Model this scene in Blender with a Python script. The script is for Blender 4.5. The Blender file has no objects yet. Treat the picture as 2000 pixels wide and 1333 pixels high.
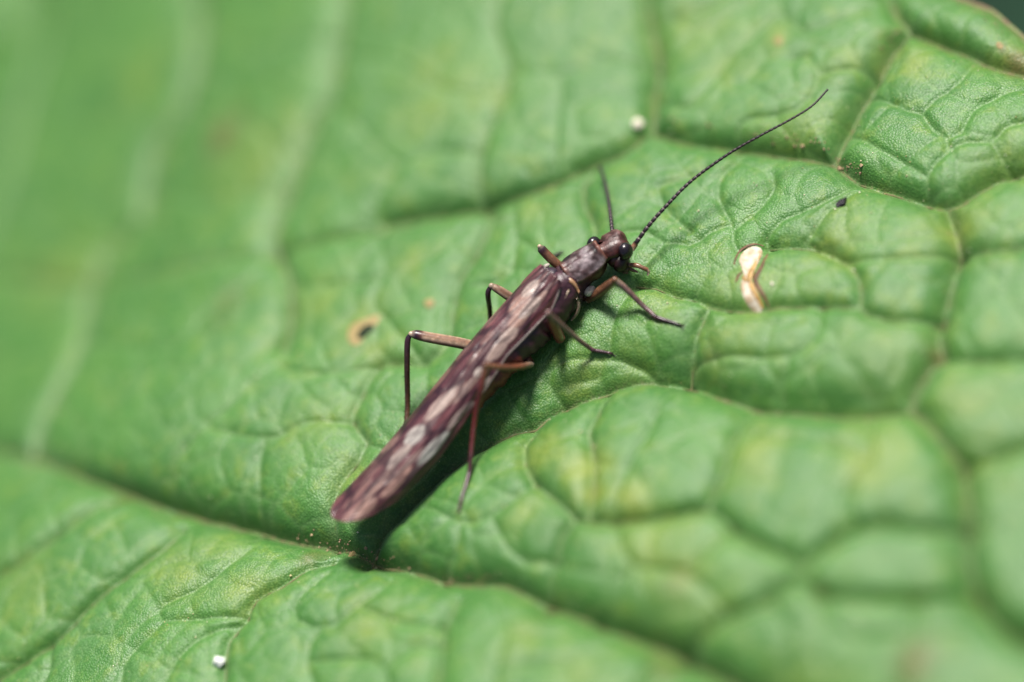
import bpy, math, random
import numpy as np
from mathutils import Vector, Matrix

random.seed(4)
rng = np.random.default_rng(11)
# ------------------------------------------------------------------ units: 1 Blender unit = 1 mm
scn = bpy.context.scene
scn.unit_settings.system = 'METRIC'
scn.unit_settings.scale_length = 0.001
COL = scn.collection

# ------------------------------------------------------------------ camera
TH = math.radians(50)          # angle between the line of sight and the leaf
PHI = math.radians(36.3)       # roll of the camera about its axis
D = 60.0                       # mm from the lens to the middle of the subject
FOCUS = 59.15
fwd = np.array([0, math.cos(TH), -math.sin(TH)])
upv = np.array([0, math.sin(TH), math.cos(TH)])
ex = np.array([1.0, 0, 0])
CR = math.cos(PHI) * ex - math.sin(PHI) * upv      # camera right
CU = math.sin(PHI) * ex + math.cos(PHI) * upv      # camera up
CP = -D * fwd
cam = bpy.data.cameras.new('camera')
camo = bpy.data.objects.new('camera', cam)
COL.objects.link(camo)
camo.matrix_world = Matrix(((CR[0], CU[0], -fwd[0], CP[0]), (CR[1], CU[1], -fwd[1], CP[1]),
                            (CR[2], CU[2], -fwd[2], CP[2]), (0, 0, 0, 1)))
cam.sensor_width = 36
cam.lens = 36 * D / 20.0
cam.clip_start = 1
cam.clip_end = 6000
cam.dof.use_dof = True
cam.dof.focus_distance = FOCUS
APERTURE = 2.75                 # mm, radius of the lens opening
cam.dof.aperture_fstop = cam.lens * 1e-3 / (2 * APERTURE)
scn.camera = camo

# ------------------------------------------------------------------ sky, sun, exposure
SUN_TILT = math.radians(27)    # from the zenith
SUN_AZ = math.atan2(0.56, 0.83)   # from +X
sdir = np.array([math.sin(SUN_TILT) * math.cos(SUN_AZ), math.sin(SUN_TILT) * math.sin(SUN_AZ), math.cos(SUN_TILT)])
world = bpy.data.worlds.new("World")
scn.world = world
world.use_nodes = True
wn = world.node_tree
sky = wn.nodes.new('ShaderNodeTexSky')
sky.sky_type = 'NISHITA'
sky.sun_disc = False
sky.sun_elevation = math.pi / 2 - SUN_TILT
sky.sun_rotation = math.pi / 2 - SUN_AZ
sky.air_density = 1.0
sky.dust_density = 4.0
bg = wn.nodes['Background']
bg.inputs['Strength'].default_value = 0.055
wn.links.new(sky.outputs['Color'], bg.inputs['Color'])
sl = bpy.data.lights.new('sun', 'SUN')
sl.energy = 4.0
sl.angle = math.radians(15)
sl.color = (1.0, 0.96, 0.90)
so = bpy.data.objects.new('sun', sl)
COL.objects.link(so)
so.rotation_euler = Vector(sdir).to_track_quat('Z', 'Y').to_euler()
so.location = (0, 0, 80)
scn.view_settings.view_transform = 'Standard'
scn.view_settings.look = 'None'
scn.view_settings.gamma = 1
scn.view_settings.use_curve_mapping = False
scn.view_settings.exposure = 0.84
scn.cycles.max_bounces = 6

# ------------------------------------------------------------------ helpers
def ray(px, py):
    x = (np.asarray(px, float) - 1000) * 0.01 / 60
    y = (666.5 - np.asarray(py, float)) * 0.01 / 60
    return fwd + x[..., None] * CR + y[..., None] * CU

def P(px, py, z=0.0):
    """point of the place that the photograph shows at (px, py), z mm above the leaf plane"""
    r = ray(px, py)
    k = (np.asarray(z) - CP[2]) / r[..., 2]
    return CP + r * k[..., None]

def _hash(ix, iy, seed):
    h = (ix * 374761393 + iy * 668265263 + seed * 1442695041) & 0xFFFFFFFF
    h = ((h ^ (h >> 13)) * 1274126177) & 0xFFFFFFFF
    return ((h ^ (h >> 16)) & 0xFFFFFF) / float(0xFFFFFF)

def vnoise(x, y, seed=0):
    ix = np.floor(x).astype(np.int64); iy = np.floor(y).astype(np.int64)
    fx = x - ix; fy = y - iy
    fx = fx * fx * fx * (fx * (fx * 6 - 15) + 10); fy = fy * fy * fy * (fy * (fy * 6 - 15) + 10)
    a = _hash(ix, iy, seed); b = _hash(ix + 1, iy, seed); c = _hash(ix, iy + 1, seed); d = _hash(ix + 1, iy + 1, seed)
    return (a + (b - a) * fx) * (1 - fy) + (c + (d - c) * fx) * fy - 0.5

def fbm(x, y, octv, seed=0):
    s = 0; a = 1.0
    for k in range(octv):
        s = s + a * vnoise(x * 2 ** k + 17.3 * k, y * 2 ** k - 9.1 * k, seed + k); a *= 0.5
    return s

def voronoi_gap(x, y, seed):
    """distance to the wall of jittered cells, cell size about 1"""
    ix = np.floor(x).astype(np.int64); iy = np.floor(y).astype(np.int64)
    f1 = np.full(x.shape, 9.0); f2 = np.full(x.shape, 9.0)
    for dx in (-1, 0, 1):
        for dy in (-1, 0, 1):
            jx = ix + dx; jy = iy + dy
            px_ = jx + 0.1 + 0.8 * _hash(jx, jy, seed); py_ = jy + 0.1 + 0.8 * _hash(jx, jy, seed + 7)
            d = np.sqrt((px_ - x) ** 2 + (py_ - y) ** 2)
            f2 = np.where(d < f1, f1, np.minimum(f2, d)); f1 = np.minimum(f1, d)
    return (f2 - f1) * 0.5

def catmull(pts, step):
    pts = np.asarray(pts, float)
    if len(pts) < 3:
        n = max(2, int(np.linalg.norm(pts[1] - pts[0]) / step) + 1)
        return pts[0] + (pts[1] - pts[0]) * np.linspace(0, 1, n)[:, None]
    e = np.vstack([2 * pts[0] - pts[1], pts, 2 * pts[-1] - pts[-2]])
    out = []
    for i in range(1, len(e) - 2):
        p0, p1, p2, p3 = e[i - 1], e[i], e[i + 1], e[i + 2]
        n = max(1, int(np.linalg.norm(p2[:2] - p1[:2]) / step))
        t = np.linspace(0, 1, n, endpoint=False)[:, None]
        out.append(0.5 * (2 * p1 + (p2 - p0) * t + (2 * p0 - 5 * p1 + 4 * p2 - p3) * t ** 2 + (3 * p1 - p0 - 3 * p2 + p3) * t ** 3))
    out.append(pts[-1:])
    return np.vstack(out)

def mesh_np(name, verts, faces, mat=None, parent=None, smooth=True, colors=None, attr='tint'):
    """one mesh object from numpy arrays; faces is an (n,4) or (n,3) array or a list of tuples"""
    me = bpy.data.meshes.new(name)
    if isinstance(faces, np.ndarray):
        k = faces.shape[1]; n = len(faces)
        me.vertices.add(len(verts)); me.vertices.foreach_set('co', np.asarray(verts, np.float32).ravel())
        me.loops.add(n * k); me.loops.foreach_set('vertex_index', faces.astype(np.int32).ravel())
        me.polygons.add(n); me.polygons.foreach_set('loop_start', np.arange(0, n * k, k, dtype=np.int32))
    else:
        me.from_pydata([tuple(map(float, v)) for v in verts], [], [tuple(map(int, f)) for f in faces])
    me.update(calc_edges=True)
    me.validate()
    me.polygons.foreach_set('use_smooth', np.full(len(me.polygons), smooth))
    if colors is not None:
        c = np.ones((len(verts), 4), np.float32); c[:, :np.asarray(colors).shape[1]] = colors
        a = me.color_attributes.new(attr, 'FLOAT_COLOR', 'POINT'); a.data.foreach_set('color', c.ravel())
    if mat: me.materials.append(mat)
    o = bpy.data.objects.new(name, me); COL.objects.link(o)
    if parent is not None:
        o.parent = parent
        if parent.type == 'EMPTY': o.matrix_parent_inverse = Matrix.Translation(-parent.location)   # all shapes are given in the place's own coordinates
    return o

def empty(name, loc):
    o = bpy.data.objects.new(name, None); COL.objects.link(o); o.location = tuple(map(float, loc)); o.empty_display_size = 0.3
    return o

def tag(o, label=None, cat=None, group=None, kind=None):
    if label: o['label'] = label
    if cat: o['category'] = cat
    if group: o['group'] = group
    if kind: o['kind'] = kind
    return o

def loft(path, rw, rh, n=14, up=(0, 0, 1), cap=True):
    """tube with elliptical sections; path (m,3); rw, rh (m,); returns verts, quads-and-caps, t per vertex, angle per vertex"""
    path = np.asarray(path, float); m = len(path)
    rw = np.broadcast_to(np.asarray(rw, float), (m,)); rh = np.broadcast_to(np.asarray(rh, float), (m,))
    tan = np.gradient(path, axis=0); tan /= np.linalg.norm(tan, axis=1)[:, None] + 1e-12
    up = np.asarray(up, float)
    side = np.cross(tan, up); bad = np.linalg.norm(side, axis=1) < 0.05
    side[bad] = np.cross(tan[bad], np.array([0.3, 1, 0.1])); side /= np.linalg.norm(side, axis=1)[:, None]
    u2 = np.cross(side, tan)
    a = np.linspace(0, 2 * math.pi, n, endpoint=False)
    V = path[:, None, :] + rw[:, None, None] * np.sin(a)[None, :, None] * side[:, None, :] + rh[:, None, None] * np.cos(a)[None, :, None] * u2[:, None, :]
    V = V.reshape(-1, 3)
    i = np.arange(m - 1)[:, None] * n; j = np.arange(n)[None, :]; j2 = (j + 1) % n
    Q = np.stack([i + j, i + j2, i + n + j2, i + n + j], -1).reshape(-1, 4)
    faces = [tuple(q) for q in Q]
    if cap:
        faces.append(tuple(range(n))); faces.append(tuple(range((m - 1) * n, m * n))[::-1])
    t = np.repeat(np.linspace(0, 1, m), n)
    return V, faces, t, np.tile(a, m)

def ellipsoid(c, r, axes=None, nu=20, nv=12):
    th = np.linspace(0, math.pi, nv + 1); ph = np.linspace(0, 2 * math.pi, nu, endpoint=False)
    L = np.stack([np.outer(np.sin(th), np.cos(ph)), np.outer(np.sin(th), np.sin(ph)), np.outer(np.cos(th), np.ones(nu))], -1).reshape(-1, 3)
    L = L * np.asarray(r)
    if axes is not None: L = L @ np.asarray(axes)
    F = []
    for i in range(nv):
        for j in range(nu):
            F.append((i * nu + j, (i + 1) * nu + j, (i + 1) * nu + (j + 1) % nu, i * nu + (j + 1) % nu))
    return L + np.asarray(c), F

class NT:
    """small helper to write node trees"""
    def __init__(s, name):
        s.m = bpy.data.materials.new(name); s.m.use_nodes = True; s.t = s.m.node_tree; s.b = s.t.nodes['Principled BSDF']
        s.co = s.t.nodes.new('ShaderNodeTexCoord').outputs['Object']
    def n(s, typ, **kw):
        nd = s.t.nodes.new(typ)
        for k, v in kw.items():
            if k.startswith('_'): setattr(nd, k[1:], v)
            else: s.put(nd.inputs[k.replace('_', ' ')], v)
        return nd
    def put(s, sock, v):
        if isinstance(v, bpy.types.NodeSocket): s.t.links.new(v, sock)
        else: sock.default_value = v
    def noise(s, scale, detail=3, rough=0.5):
        return s.n('ShaderNodeTexNoise', Vector=s.co, Scale=scale, Detail=detail, Roughness=rough).outputs['Fac']
    def ramp(s, fac, lo, hi, a=0.0, b=1.0):
        nd = s.n('ShaderNodeMapRange', Value=fac); nd.inputs[1].default_value = lo; nd.inputs[2].default_value = hi
        nd.inputs[3].default_value = a; nd.inputs[4].default_value = b
        nd.interpolation_type = 'SMOOTHSTEP'
        return nd.outputs[0]
    def mix(s, f, a, b, mode='MIX'):
        nd = s.t.nodes.new('ShaderNodeMix'); nd.data_type = 'RGBA'; nd.blend_type = mode
        s.put(nd.inputs[0], f)
        for k, v in ((6, a), (7, b)):
            s.put(nd.inputs[k], v if isinstance(v, bpy.types.NodeSocket) else (*v, 1))
        return nd.outputs[2]
    def math(s, op, a, b=0.0):
        nd = s.t.nodes.new('ShaderNodeMath'); nd.operation = op; s.put(nd.inputs[0], a); s.put(nd.inputs[1], b); return nd.outputs[0]
    def bump(s, h, strength, dist, normal=None):
        nd = s.n('ShaderNodeBump', Height=h, Strength=strength, Distance=dist)
        if normal is not None: s.put(nd.inputs['Normal'], normal)
        return nd.outputs[0]
    def attr(s, name):
        nd = s.t.nodes.new('ShaderNodeAttribute'); nd.attribute_name = name; return nd
    def set(s, **kw):
        for k, v in kw.items():
            s.put(s.b.inputs[k.replace('_', ' ')], (*v, 1) if isinstance(v, tuple) and len(v) == 3 else v)

# ------------------------------------------------------------------ materials
def leaf_material():
    N = NT('leaf_skin')
    a = N.attr('marks'); sep = N.n('ShaderNodeSeparateColor', Color=a.outputs['Color'])
    yel, brn, crust = sep.outputs[0], sep.outputs[1], sep.outputs[2]
    n1 = N.noise(0.55, 3); n2 = N.noise(2.2, 4, 0.6); n3 = N.noise(0.9, 2)
    c = N.mix(N.ramp(n1, 0.35, 0.65), (0.034, 0.140, 0.015), (0.057, 0.182, 0.021))
    c = N.mix(N.ramp(n3, 0.50, 0.72, 0, 0.6), c, (0.075, 0.185, 0.050))
    c = N.mix(N.ramp(n2, 0.52, 0.68, 0, 0.65), c, (0.140, 0.225, 0.022))
    c = N.mix(N.ramp(N.noise(5.0, 3, 0.6), 0.50, 0.66, 0, 0.40), c, (0.135, 0.24, 0.045))
    c = N.mix(N.ramp(N.noise(9.0, 2), 0.52, 0.66, 0, 0.35), c, (0.032, 0.115, 0.014))
    c = N.mix(a.outputs['Alpha'], c, (0.185, 0.285, 0.120))
    c = N.mix(N.math('MULTIPLY', yel, N.ramp(n2, 0.25, 0.6, 0.45, 1.0)), c, (0.25, 0.28, 0.033))
    c = N.mix(brn, c, (0.14, 0.075, 0.025))
    c = N.mix(N.math('MULTIPLY', crust, N.ramp(N.noise(14, 2), 0.40, 0.62)), c, (0.24, 0.19, 0.12))
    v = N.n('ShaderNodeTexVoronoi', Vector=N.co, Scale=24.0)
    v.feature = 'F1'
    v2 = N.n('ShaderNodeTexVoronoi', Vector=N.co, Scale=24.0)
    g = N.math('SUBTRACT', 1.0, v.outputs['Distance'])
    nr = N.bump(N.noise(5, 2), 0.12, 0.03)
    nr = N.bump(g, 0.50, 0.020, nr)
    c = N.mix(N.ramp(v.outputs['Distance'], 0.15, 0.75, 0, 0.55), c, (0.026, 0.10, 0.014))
    c = N.mix(N.ramp(v.outputs['Distance'], 0.30, 0.08, 0, 0.40), c, (0.150, 0.270, 0.100))  # sparkle of the cell tops painted in as paler centres
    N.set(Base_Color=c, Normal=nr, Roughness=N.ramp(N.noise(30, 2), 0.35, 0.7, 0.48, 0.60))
    N.b.inputs['Specular IOR Level'].default_value = 0.52
    N.b.inputs['Sheen Weight'].default_value = 0.04
    N.b.inputs['Sheen Roughness'].default_value = 0.5
    return N.m

def plain(name, col, rough=0.6, spec=0.4, nscale=20, namp=0.35, bump=0.0, alt=None):
    N = NT(name)
    alt = alt or tuple(x * (1 - namp) for x in col)
    f = N.noise(nscale, 3)
    N.set(Base_Color=N.mix(N.ramp(f, 0.35, 0.65), col, alt), Roughness=rough)
    N.b.inputs['Specular IOR Level'].default_value = spec
    if bump: N.set(Normal=N.bump(f, bump, 0.02))
    return N.m

def tinted(name, rough, spec, nscale, amp, bump=0.3, coat=0.0, trans=0.0):
    """colour comes from the part's own painted attribute, with fine mottling"""
    N = NT(name)
    a = N.attr('tint').outputs['Color']
    f = N.noise(nscale, 4, 0.6)
    dark = N.mix(1.0, a, (1 - amp,) * 3, 'MULTIPLY')
    N.set(Base_Color=N.mix(N.ramp(f, 0.35, 0.65), a, dark), Roughness=rough)
    N.b.inputs['Specular IOR Level'].default_value = spec
    N.b.inputs['Coat Weight'].default_value = coat
    N.b.inputs['Coat Roughness'].default_value = 0.25
    if trans:
        N.b.inputs['Subsurface Weight'].default_value = trans
        N.b.inputs['Subsurface Radius'].default_value = (0.10, 0.05, 0.03)
        N.b.inputs['Subsurface Scale'].default_value = 1.0
    N.set(Normal=N.bump(f, bump, 0.015))
    return N.m

M_leaf = leaf_material()
M_under = plain('leaf_underside', (0.09, 0.17, 0.06), 0.7)
M_vein = plain('vein_crust', (0.075, 0.13, 0.035), 0.7, 0.3, 6, 0.5, 0.6, alt=(0.13, 0.115, 0.05))
M_margin = plain('leaf_margin', (0.16, 0.10, 0.06), 0.6, 0.3, 4, 0.5, 0.4, alt=(0.13, 0.17, 0.06))
M_ground = plain('ground_cover', (0.010, 0.036, 0.018), 0.9, 0.2, 0.05, 0.5)
M_body = tinted('chitin', 0.38, 0.45, 16, 0.45, 0.5, 0.0)
M_leg = tinted('leg_chitin', 0.30, 0.5, 22, 0.25, 0.25, 0.15, 0.15)
M_wing = tinted('wing_membrane', 0.30, 0.5, 26, 0.30, 0.30, 0.10)
M_eye = plain('eye', (0.010, 0.006, 0.009), 0.27, 0.6, 60, 0.3)
M_ant = tinted('antenna_chitin', 0.45, 0.35, 40, 0.3, 0.2)
M_white = plain('white_grain', (0.80, 0.80, 0.76), 0.4, 0.5, 10, 0.12, 0.3)
M_cream = plain('cream_grain', (0.68, 0.62, 0.50), 0.6, 0.4, 12, 0.2, 0.3)
M_black = plain('dark_speck', (0.018, 0.012, 0.018), 0.4, 0.5, 25, 0.5, 0.8)
M_dust = plain('pollen_dust', (0.62, 0.62, 0.46), 0.5, 0.5, 3, 0.4, alt=(0.45, 0.38, 0.16))
M_crumb = plain('vein_crumbs', (0.42, 0.30, 0.18), 0.7, 0.3, 5, 0.4, alt=(0.22, 0.13, 0.09))
M_scar = plain('dry_membrane', (0.52, 0.46, 0.37), 0.6, 0.4, 6, 0.12, 0.7, alt=(0.34, 0.25, 0.15))
M_rim = plain('scar_rim', (0.15, 0.075, 0.035), 0.6, 0.35, 9, 0.4, 0.5)
M_amber = plain('amber_tissue', (0.42, 0.25, 0.07), 0.5, 0.4, 9, 0.35, 0.4)
M_spot = plain('tan_spot', (0.29, 0.22, 0.09), 0.6, 0.3, 9, 0.25, 0.3)
M_hole = plain('rotted_tissue', (0.022, 0.035, 0.016), 0.8, 0.2, 9, 0.4, 0.5)

# ------------------------------------------------------------------ ground far below the leaf
gz = -90.0
gv = []; gf = []
ng = 40
for i in range(ng + 1):
    for j in range(ng + 1):
        x = (i / ng - 0.5) * 4000; y = (j / ng - 0.5) * 4000
        gv.append((x, y, gz + 6 * math.sin(i * 1.7 + j * 0.6) * math.cos(j * 1.3)))
for i in range(ng):
    for j in range(ng):
        k = i * (ng + 1) + j; gf.append((k, k + ng + 1, k + ng + 2, k + 1))
tag(mesh_np('ground', gv, gf, M_ground), kind='structure')

# ------------------------------------------------------------------ vein network, traced as (px, py) in the photograph
V_MID = [(-420, 850), (-200, 885), (-60, 900), (0, 912), (100, 930), (200, 965), (330, 1005), (420, 1030), (520, 1055), (600, 1078), (690, 1092), (760, 1120), (830, 1138),
         (900, 1165), (1000, 1168), (1100, 1212), (1200, 1250), (1300, 1282), (1400, 1335), (1520, 1400), (1700, 1480), (1900, 1570)]
V_ONE = [
 [(330, -200), (385, -20), (402, 60), (395, 150), (370, 220), (320, 300), (300, 380), (290, 440), (230, 500), (190, 580), (170, 680), (120, 790), (60, 920)],
 [(700, -160), (690, -20), (680, 60), (668, 130), (655, 200), (620, 270), (590, 350), (562, 430), (545, 492), (572, 560), (575, 640), (560, 690)],
 [(712, 1095), (745, 1040), (800, 990), (870, 922), (940, 872), (1000, 842), (1035, 828), (1090, 795), (1150, 770), (1220, 745), (1290, 735), (1350, 745), (1420, 775), (1480, 793), (1560, 800), (1650, 806), (1750, 802), (1778, 800)],
 [(760, 448), (800, 440), (880, 425), (950, 412), (1000, 400), (1080, 372), (1150, 340), (1220, 310), (1280, 270), (1340, 285), (1430, 295), (1520, 305), (1590, 315), (1630, 322), (1660, 347), (1700, 367), (1760, 387), (1810, 402), (1852, 412), (1900, 390), (1950, 360), (2000, 345), (2100, 320), (2300, 300)],
 [(1280, 270), (1283, 200), (1290, 130), (1276, 50), (1268, 0), (1260, -80), (1230, -220)],
 [(1632, 318), (1645, 288), (1670, 240), (1700, 185), (1728, 135), (1750, 100), (1775, 67), (1752, 35), (1735, 0), (1718, -70), (1700, -200)],
 [(1775, 67), (1825, 82), (1875, 102), (1940, 130), (2000, 145), (2100, 170), (2250, 185)],
 [(1852, 412), (1868, 460), (1876, 500), (1864, 550), (1850, 600), (1832, 660), (1840, 697), (1815, 730), (1795, 757), (1778, 800), (1810, 827), (1850, 877), (1880, 912), (1890, 967), (1890, 1042), (1896, 1117), (1908, 1167), (1950, 1227), (2000, 1257), (2120, 1320), (2250, 1380)],
]
V_TWO = [
 [(1005, -160), (985, -10), (975, 60), (1000, 140), (990, 190), (965, 250), (940, 320), (935, 400), (960, 425), (935, 500), (900, 550), (885, 620), (880, 670), (830, 712), (750, 717), (715, 767), (690, 827), (715, 867), (700, 902), (660, 950), (640, 1020), (620, 1075)],
 [(-60, 540), (200, 560), (400, 520), (540, 498), (640, 475), (720, 455), (800, 440)],
 [(1840, 697), (1900, 707), (2000, 707), (2100, 700), (2250, 690)],
 [(1880, 912), (1940, 895), (2000, 880), (2100, 850), (2250, 820)],
 [(1875, 500), (1925, 495), (2000, 490), (2080, 480), (2250, 470)],
 [(1240, 560), (1280, 565), (1320, 580), (1360, 588), (1385, 600), (1440, 610), (1500, 605), (1600, 600), (1680, 606)],
 [(1385, 600), (1360, 645), (1338, 697), (1322, 733)],
 [(1680, 606), (1700, 620), (1760, 628), (1840, 622)],
 [(1680, 606), (1682, 550), (1650, 515), (1600, 490), (1500, 485)],
 [(1035, 828), (1018, 870), (1022, 905), (1042, 945), (1075, 972), (1110, 1002), (1122, 1014), (1190, 1022), (1250, 1017), (1320, 1007), (1385, 997), (1425, 1032), (1475, 1062), (1540, 1092), (1575, 1107), (1600, 1082), (1645, 1052), (1670, 1037), (1725, 1027), (1800, 1037), (1888, 1030)],
 [(1462, 792), (1437, 837), (1422, 877), (1412, 927), (1392, 977), (1385, 997)],
 [(1575, 1107), (1558, 1137), (1590, 1160), (1650, 1172), (1750, 1177), (1825, 1172), (1902, 1165)],
 [(1558, 1137), (1500, 1177), (1425, 1202), (1380, 1227), (1340, 1262), (1310, 1284)],
 [(1122, 1014), (1100, 1047), (1082, 1092), (1060, 1150), (1050, 1185)],
 [(345, 1027), (310, 1075), (260, 1117), (200, 1165), (150, 1215), (100, 1262), (30, 1310), (-60, 1370)],
 [(640, 1085), (600, 1100), (545, 1142), (500, 1170), (480, 1212), (450, 1258), (440, 1333), (420, 1420), (390, 1520)],
 [(890, 1168), (870, 1217), (860, 1267), (855, 1333), (840, 1420), (800, 1520)],
 [(1280, 1280), (1255, 1330), (1230, 1400), (1190, 1500)],
 [(210, 965), (125, 1037), (50, 1097), (-20, 1140), (-120, 1190)],
 [(1160, 338), (1140, 362), (1145, 415), (1165, 450), (1150, 520), (1130, 560)],
 [(60, -100), (90, 60), (60, 200), (30, 330), (-20, 480)],
 [(1170, 762), (1165, 807), (1147, 847), (1155, 880), (1160, 950), (1150, 1016)],
]
V_THREE = [
 [(560, 690), (540, 712), (450, 795), (400, 840), (340, 900), (300, 990)],
 [(1290, 50), (1340, 32), (1400, 10), (1460, -30)],
 [(1525, -20), (1527, 30), (1560, 60), (1575, 68), (1640, 40), (1700, 5)],
 [(1550, 120), (1580, 113), (1602, 145), (1595, 172), (1560, 215), (1500, 230)],
 [(1612, 145), (1665, 132), (1714, 145)], [(1415, 135), (1435, 110), (1475, 75), (1527, 30)], [(1290, 200), (1350, 210), (1415, 135)],
 [(1430, 300), (1450, 240), (1500, 230)],
 [(1450, 300), (1425, 330), (1407, 365), (1410, 400), (1428, 430), (1435, 452), (1495, 402), (1516, 368), (1510, 345)],
 [(1430, 440), (1390, 455), (1350, 482), (1300, 480), (1260, 520)],
 [(1495, 468), (1530, 432), (1580, 410), (1635, 380), (1668, 352)], [(1575, 470), (1600, 440), (1630, 405), (1665, 370)],
 [(1285, 370), (1295, 400), (1310, 425), (1350, 455)], [(1380, 330), (1340, 350), (1285, 370)],
 [(1300, 480), (1260, 455), (1210, 460)], [(1435, 452), (1440, 490), (1500, 485)],
 [(1570, 470), (1650, 510), (1780, 505), (1870, 490)], [(1540, 692), (1520, 742), (1505, 790)], [(1340, 697), (1400, 690), (1540, 692), (1600, 650), (1600, 602)],
 [(1700, 185), (1750, 205), (1800, 225), (1827, 198), (1877, 160), (1900, 115)], [(1800, 225), (1822, 260), (1852, 276), (1880, 260), (1902, 220), (1950, 190), (2000, 170), (2100, 160)],
 [(1805, 395), (1812, 345), (1850, 302), (1890, 280), (1940, 278), (1962, 250), (2010, 238), (2100, 230)], [(1852, 276), (1850, 302)], [(1660, 260), (1720, 290), (1812, 345)], [(1940, 278), (1960, 320), (1990, 345)],
 [(1305, 740), (1270, 837), (1240, 887), (1216, 947), (1200, 987), (1195, 1020)], [(1670, 1037), (1658, 997), (1668, 950), (1700, 900), (1690, 806)], [(1437, 837), (1500, 850), (1600, 860), (1700, 900)],
 [(1780, 1175), (1790, 1240), (1760, 1330), (1740, 1420)], [(1500, 1180), (1540, 1240), (1530, 1330), (1510, 1400)], [(1600, 1165), (1640, 1240), (1790, 1240), (1900, 1230)],
 [(635, 1112), (600, 1147), (575, 1187), (582, 1212), (615, 1228), (650, 1222), (700, 1182), (742, 1142), (750, 1118)], [(632, 1222), (610, 1262), (605, 1307), (620, 1345), (610, 1420)],
 [(480, 1062), (450, 1092), (400, 1142), (325, 1182), (310, 1198), (320, 1220), (275, 1267), (245, 1307), (238, 1345)], [(320, 1217), (425, 1207), (478, 1204)], [(95, 1262), (100, 1297), (88, 1340)],
 [(480, 1212), (400, 1245), (350, 1290), (320, 1345)], [(700, 1182), (760, 1210), (860, 1225)], [(750, 1310), (800, 1270), (862, 1260)], [(605, 1300), (700, 1290), (750, 1310), (770, 1400)],
 [(960, 1165), (985, 1230), (970, 1310), (960, 1400)], [(985, 1230), (1080, 1240), (1110, 1212)], [(1100, 1290), (1120, 1350), (1110, 1420)], [(970, 1310), (1100, 1290), (1190, 1250)],
 [(545, 492), (480, 560), (410, 612), (370, 660), (300, 690), (180, 670)], [(780, 325), (735, 400), (720, 455)], [(940, 300), (850, 300), (780, 325), (700, 250), (655, 215)], [(750, 540), (735, 595), (770, 640), (830, 712)], [(572, 560), (660, 560), (750, 540), (740, 455)],
 [(540, 717), (600, 732), (660, 732), (745, 715)], [(400, 60), (480, 100), (560, 90), (680, 70)], [(370, 225), (480, 240), (560, 300), (600, 330)], [(300, 380), (400, 400), (480, 380), (575, 400)],
 [(690, 827), (600, 830), (520, 860), (400, 840)], [(715, 867), (760, 880)], [(520, 860), (500, 950), (480, 1040)], [(230, 500), (120, 480), (20, 500)], [(170, 680), (80, 700), (-20, 720)],
 [(1000, 140), (1100, 150), (1180, 120), (1290, 130)], [(1100, 150), (1090, 260), (1080, 372)], [(990, 190), (870, 180), (780, 130), (675, 110)], [(1000, 400), (1010, 470), (1000, 540), (950, 560)],
 [(1060, 500), (1010, 470)], [(1100, 790), (1060, 740), (1100, 700), (1180, 690), (1240, 700), (1290, 735)], [(1180, 690), (1200, 620), (1240, 560)], [(830, 990), (900, 1020), (960, 1010), (1042, 945)], [(900, 1020), (880, 1080), (830, 1135)], [(960, 1010), (1000, 1080), (1085, 1090)],
 [(1200, 1022), (1230, 1100), (1340, 1120), (1425, 1200)], [(1340, 1120), (1430, 1034)], [(1230, 1100), (1190, 1180), (1110, 1212)],
]

B_I = [i for i, l in enumerate(V_ONE) if l[0] == (712, 1095)][0]
# ------------------------------------------------------------------ the leaf: fine grid along (t) and across (n) the midrib
AT = np.array([0.515, -0.857]); AN = np.array([0.857, 0.515]); A0 = np.array([-4.95, -2.15])
def spread(lo, hi, step, out_lo, out_hi, grow=1.16):
    f = np.arange(lo, hi, step)
    a = [];  s = step; x = lo
    while x > out_lo: s = min(s * grow, 0.9); x -= s; a.append(x)
    b = []; s = step; x = f[-1]
    while x < out_hi: s = min(s * grow, 0.9); x += s; b.append(x)
    return np.concatenate([a[::-1], f, b])
STEP = 0.034
TV = spread(-17.5, 19.0, STEP, -46, 36)
NV = spread(-7.2, 17.2, STEP, -18, 17.6)
TT, NN = np.meshgrid(TV, NV, indexing='ij')
X = A0[0] + TT * AT[0] + NN * AN[0]
Y = A0[1] + TT * AT[1] + NN * AN[1]
def basez(x, y):
    """the broad shape of the blade: slight dome, falling away towards the tip"""
    t = (x - A0[0]) * AT[0] + (y - A0[1]) * AT[1]; n = (x - A0[0]) * AN[0] + (y - A0[1]) * AN[1]
    lean = np.clip((y - 2.5) / 9, 0, 1)
    return 0.35 * fbm(x / 9, y / 9, 2, 3) - 0.0016 * n ** 2 - 0.0006 * t ** 2 + 0.38 - 0.0095 * np.clip(t - 3.0, 0, 13) ** 2 - 0.247 * np.clip(t - 16.5, 0, None) - 0.0050 * np.clip(-3 - t, 0, 13) ** 2 - 0.13 * np.clip(-16 - t, 0, None) + 0.20 * np.clip(x, -14, 14) * lean * lean * (3 - 2 * lean)
def on_leaf(px, py, z):
    px = np.asarray(px, float); q = P(px, py, np.zeros(px.shape) + z)
    for _ in range(4): q = P(px, py, basez(q[..., 0], q[..., 1]) + z)
    return q
d1 = np.full(X.shape, 9.0); d2 = d1.copy(); d3 = d1.copy(); d0 = d1.copy(); dp = d1.copy()

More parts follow.
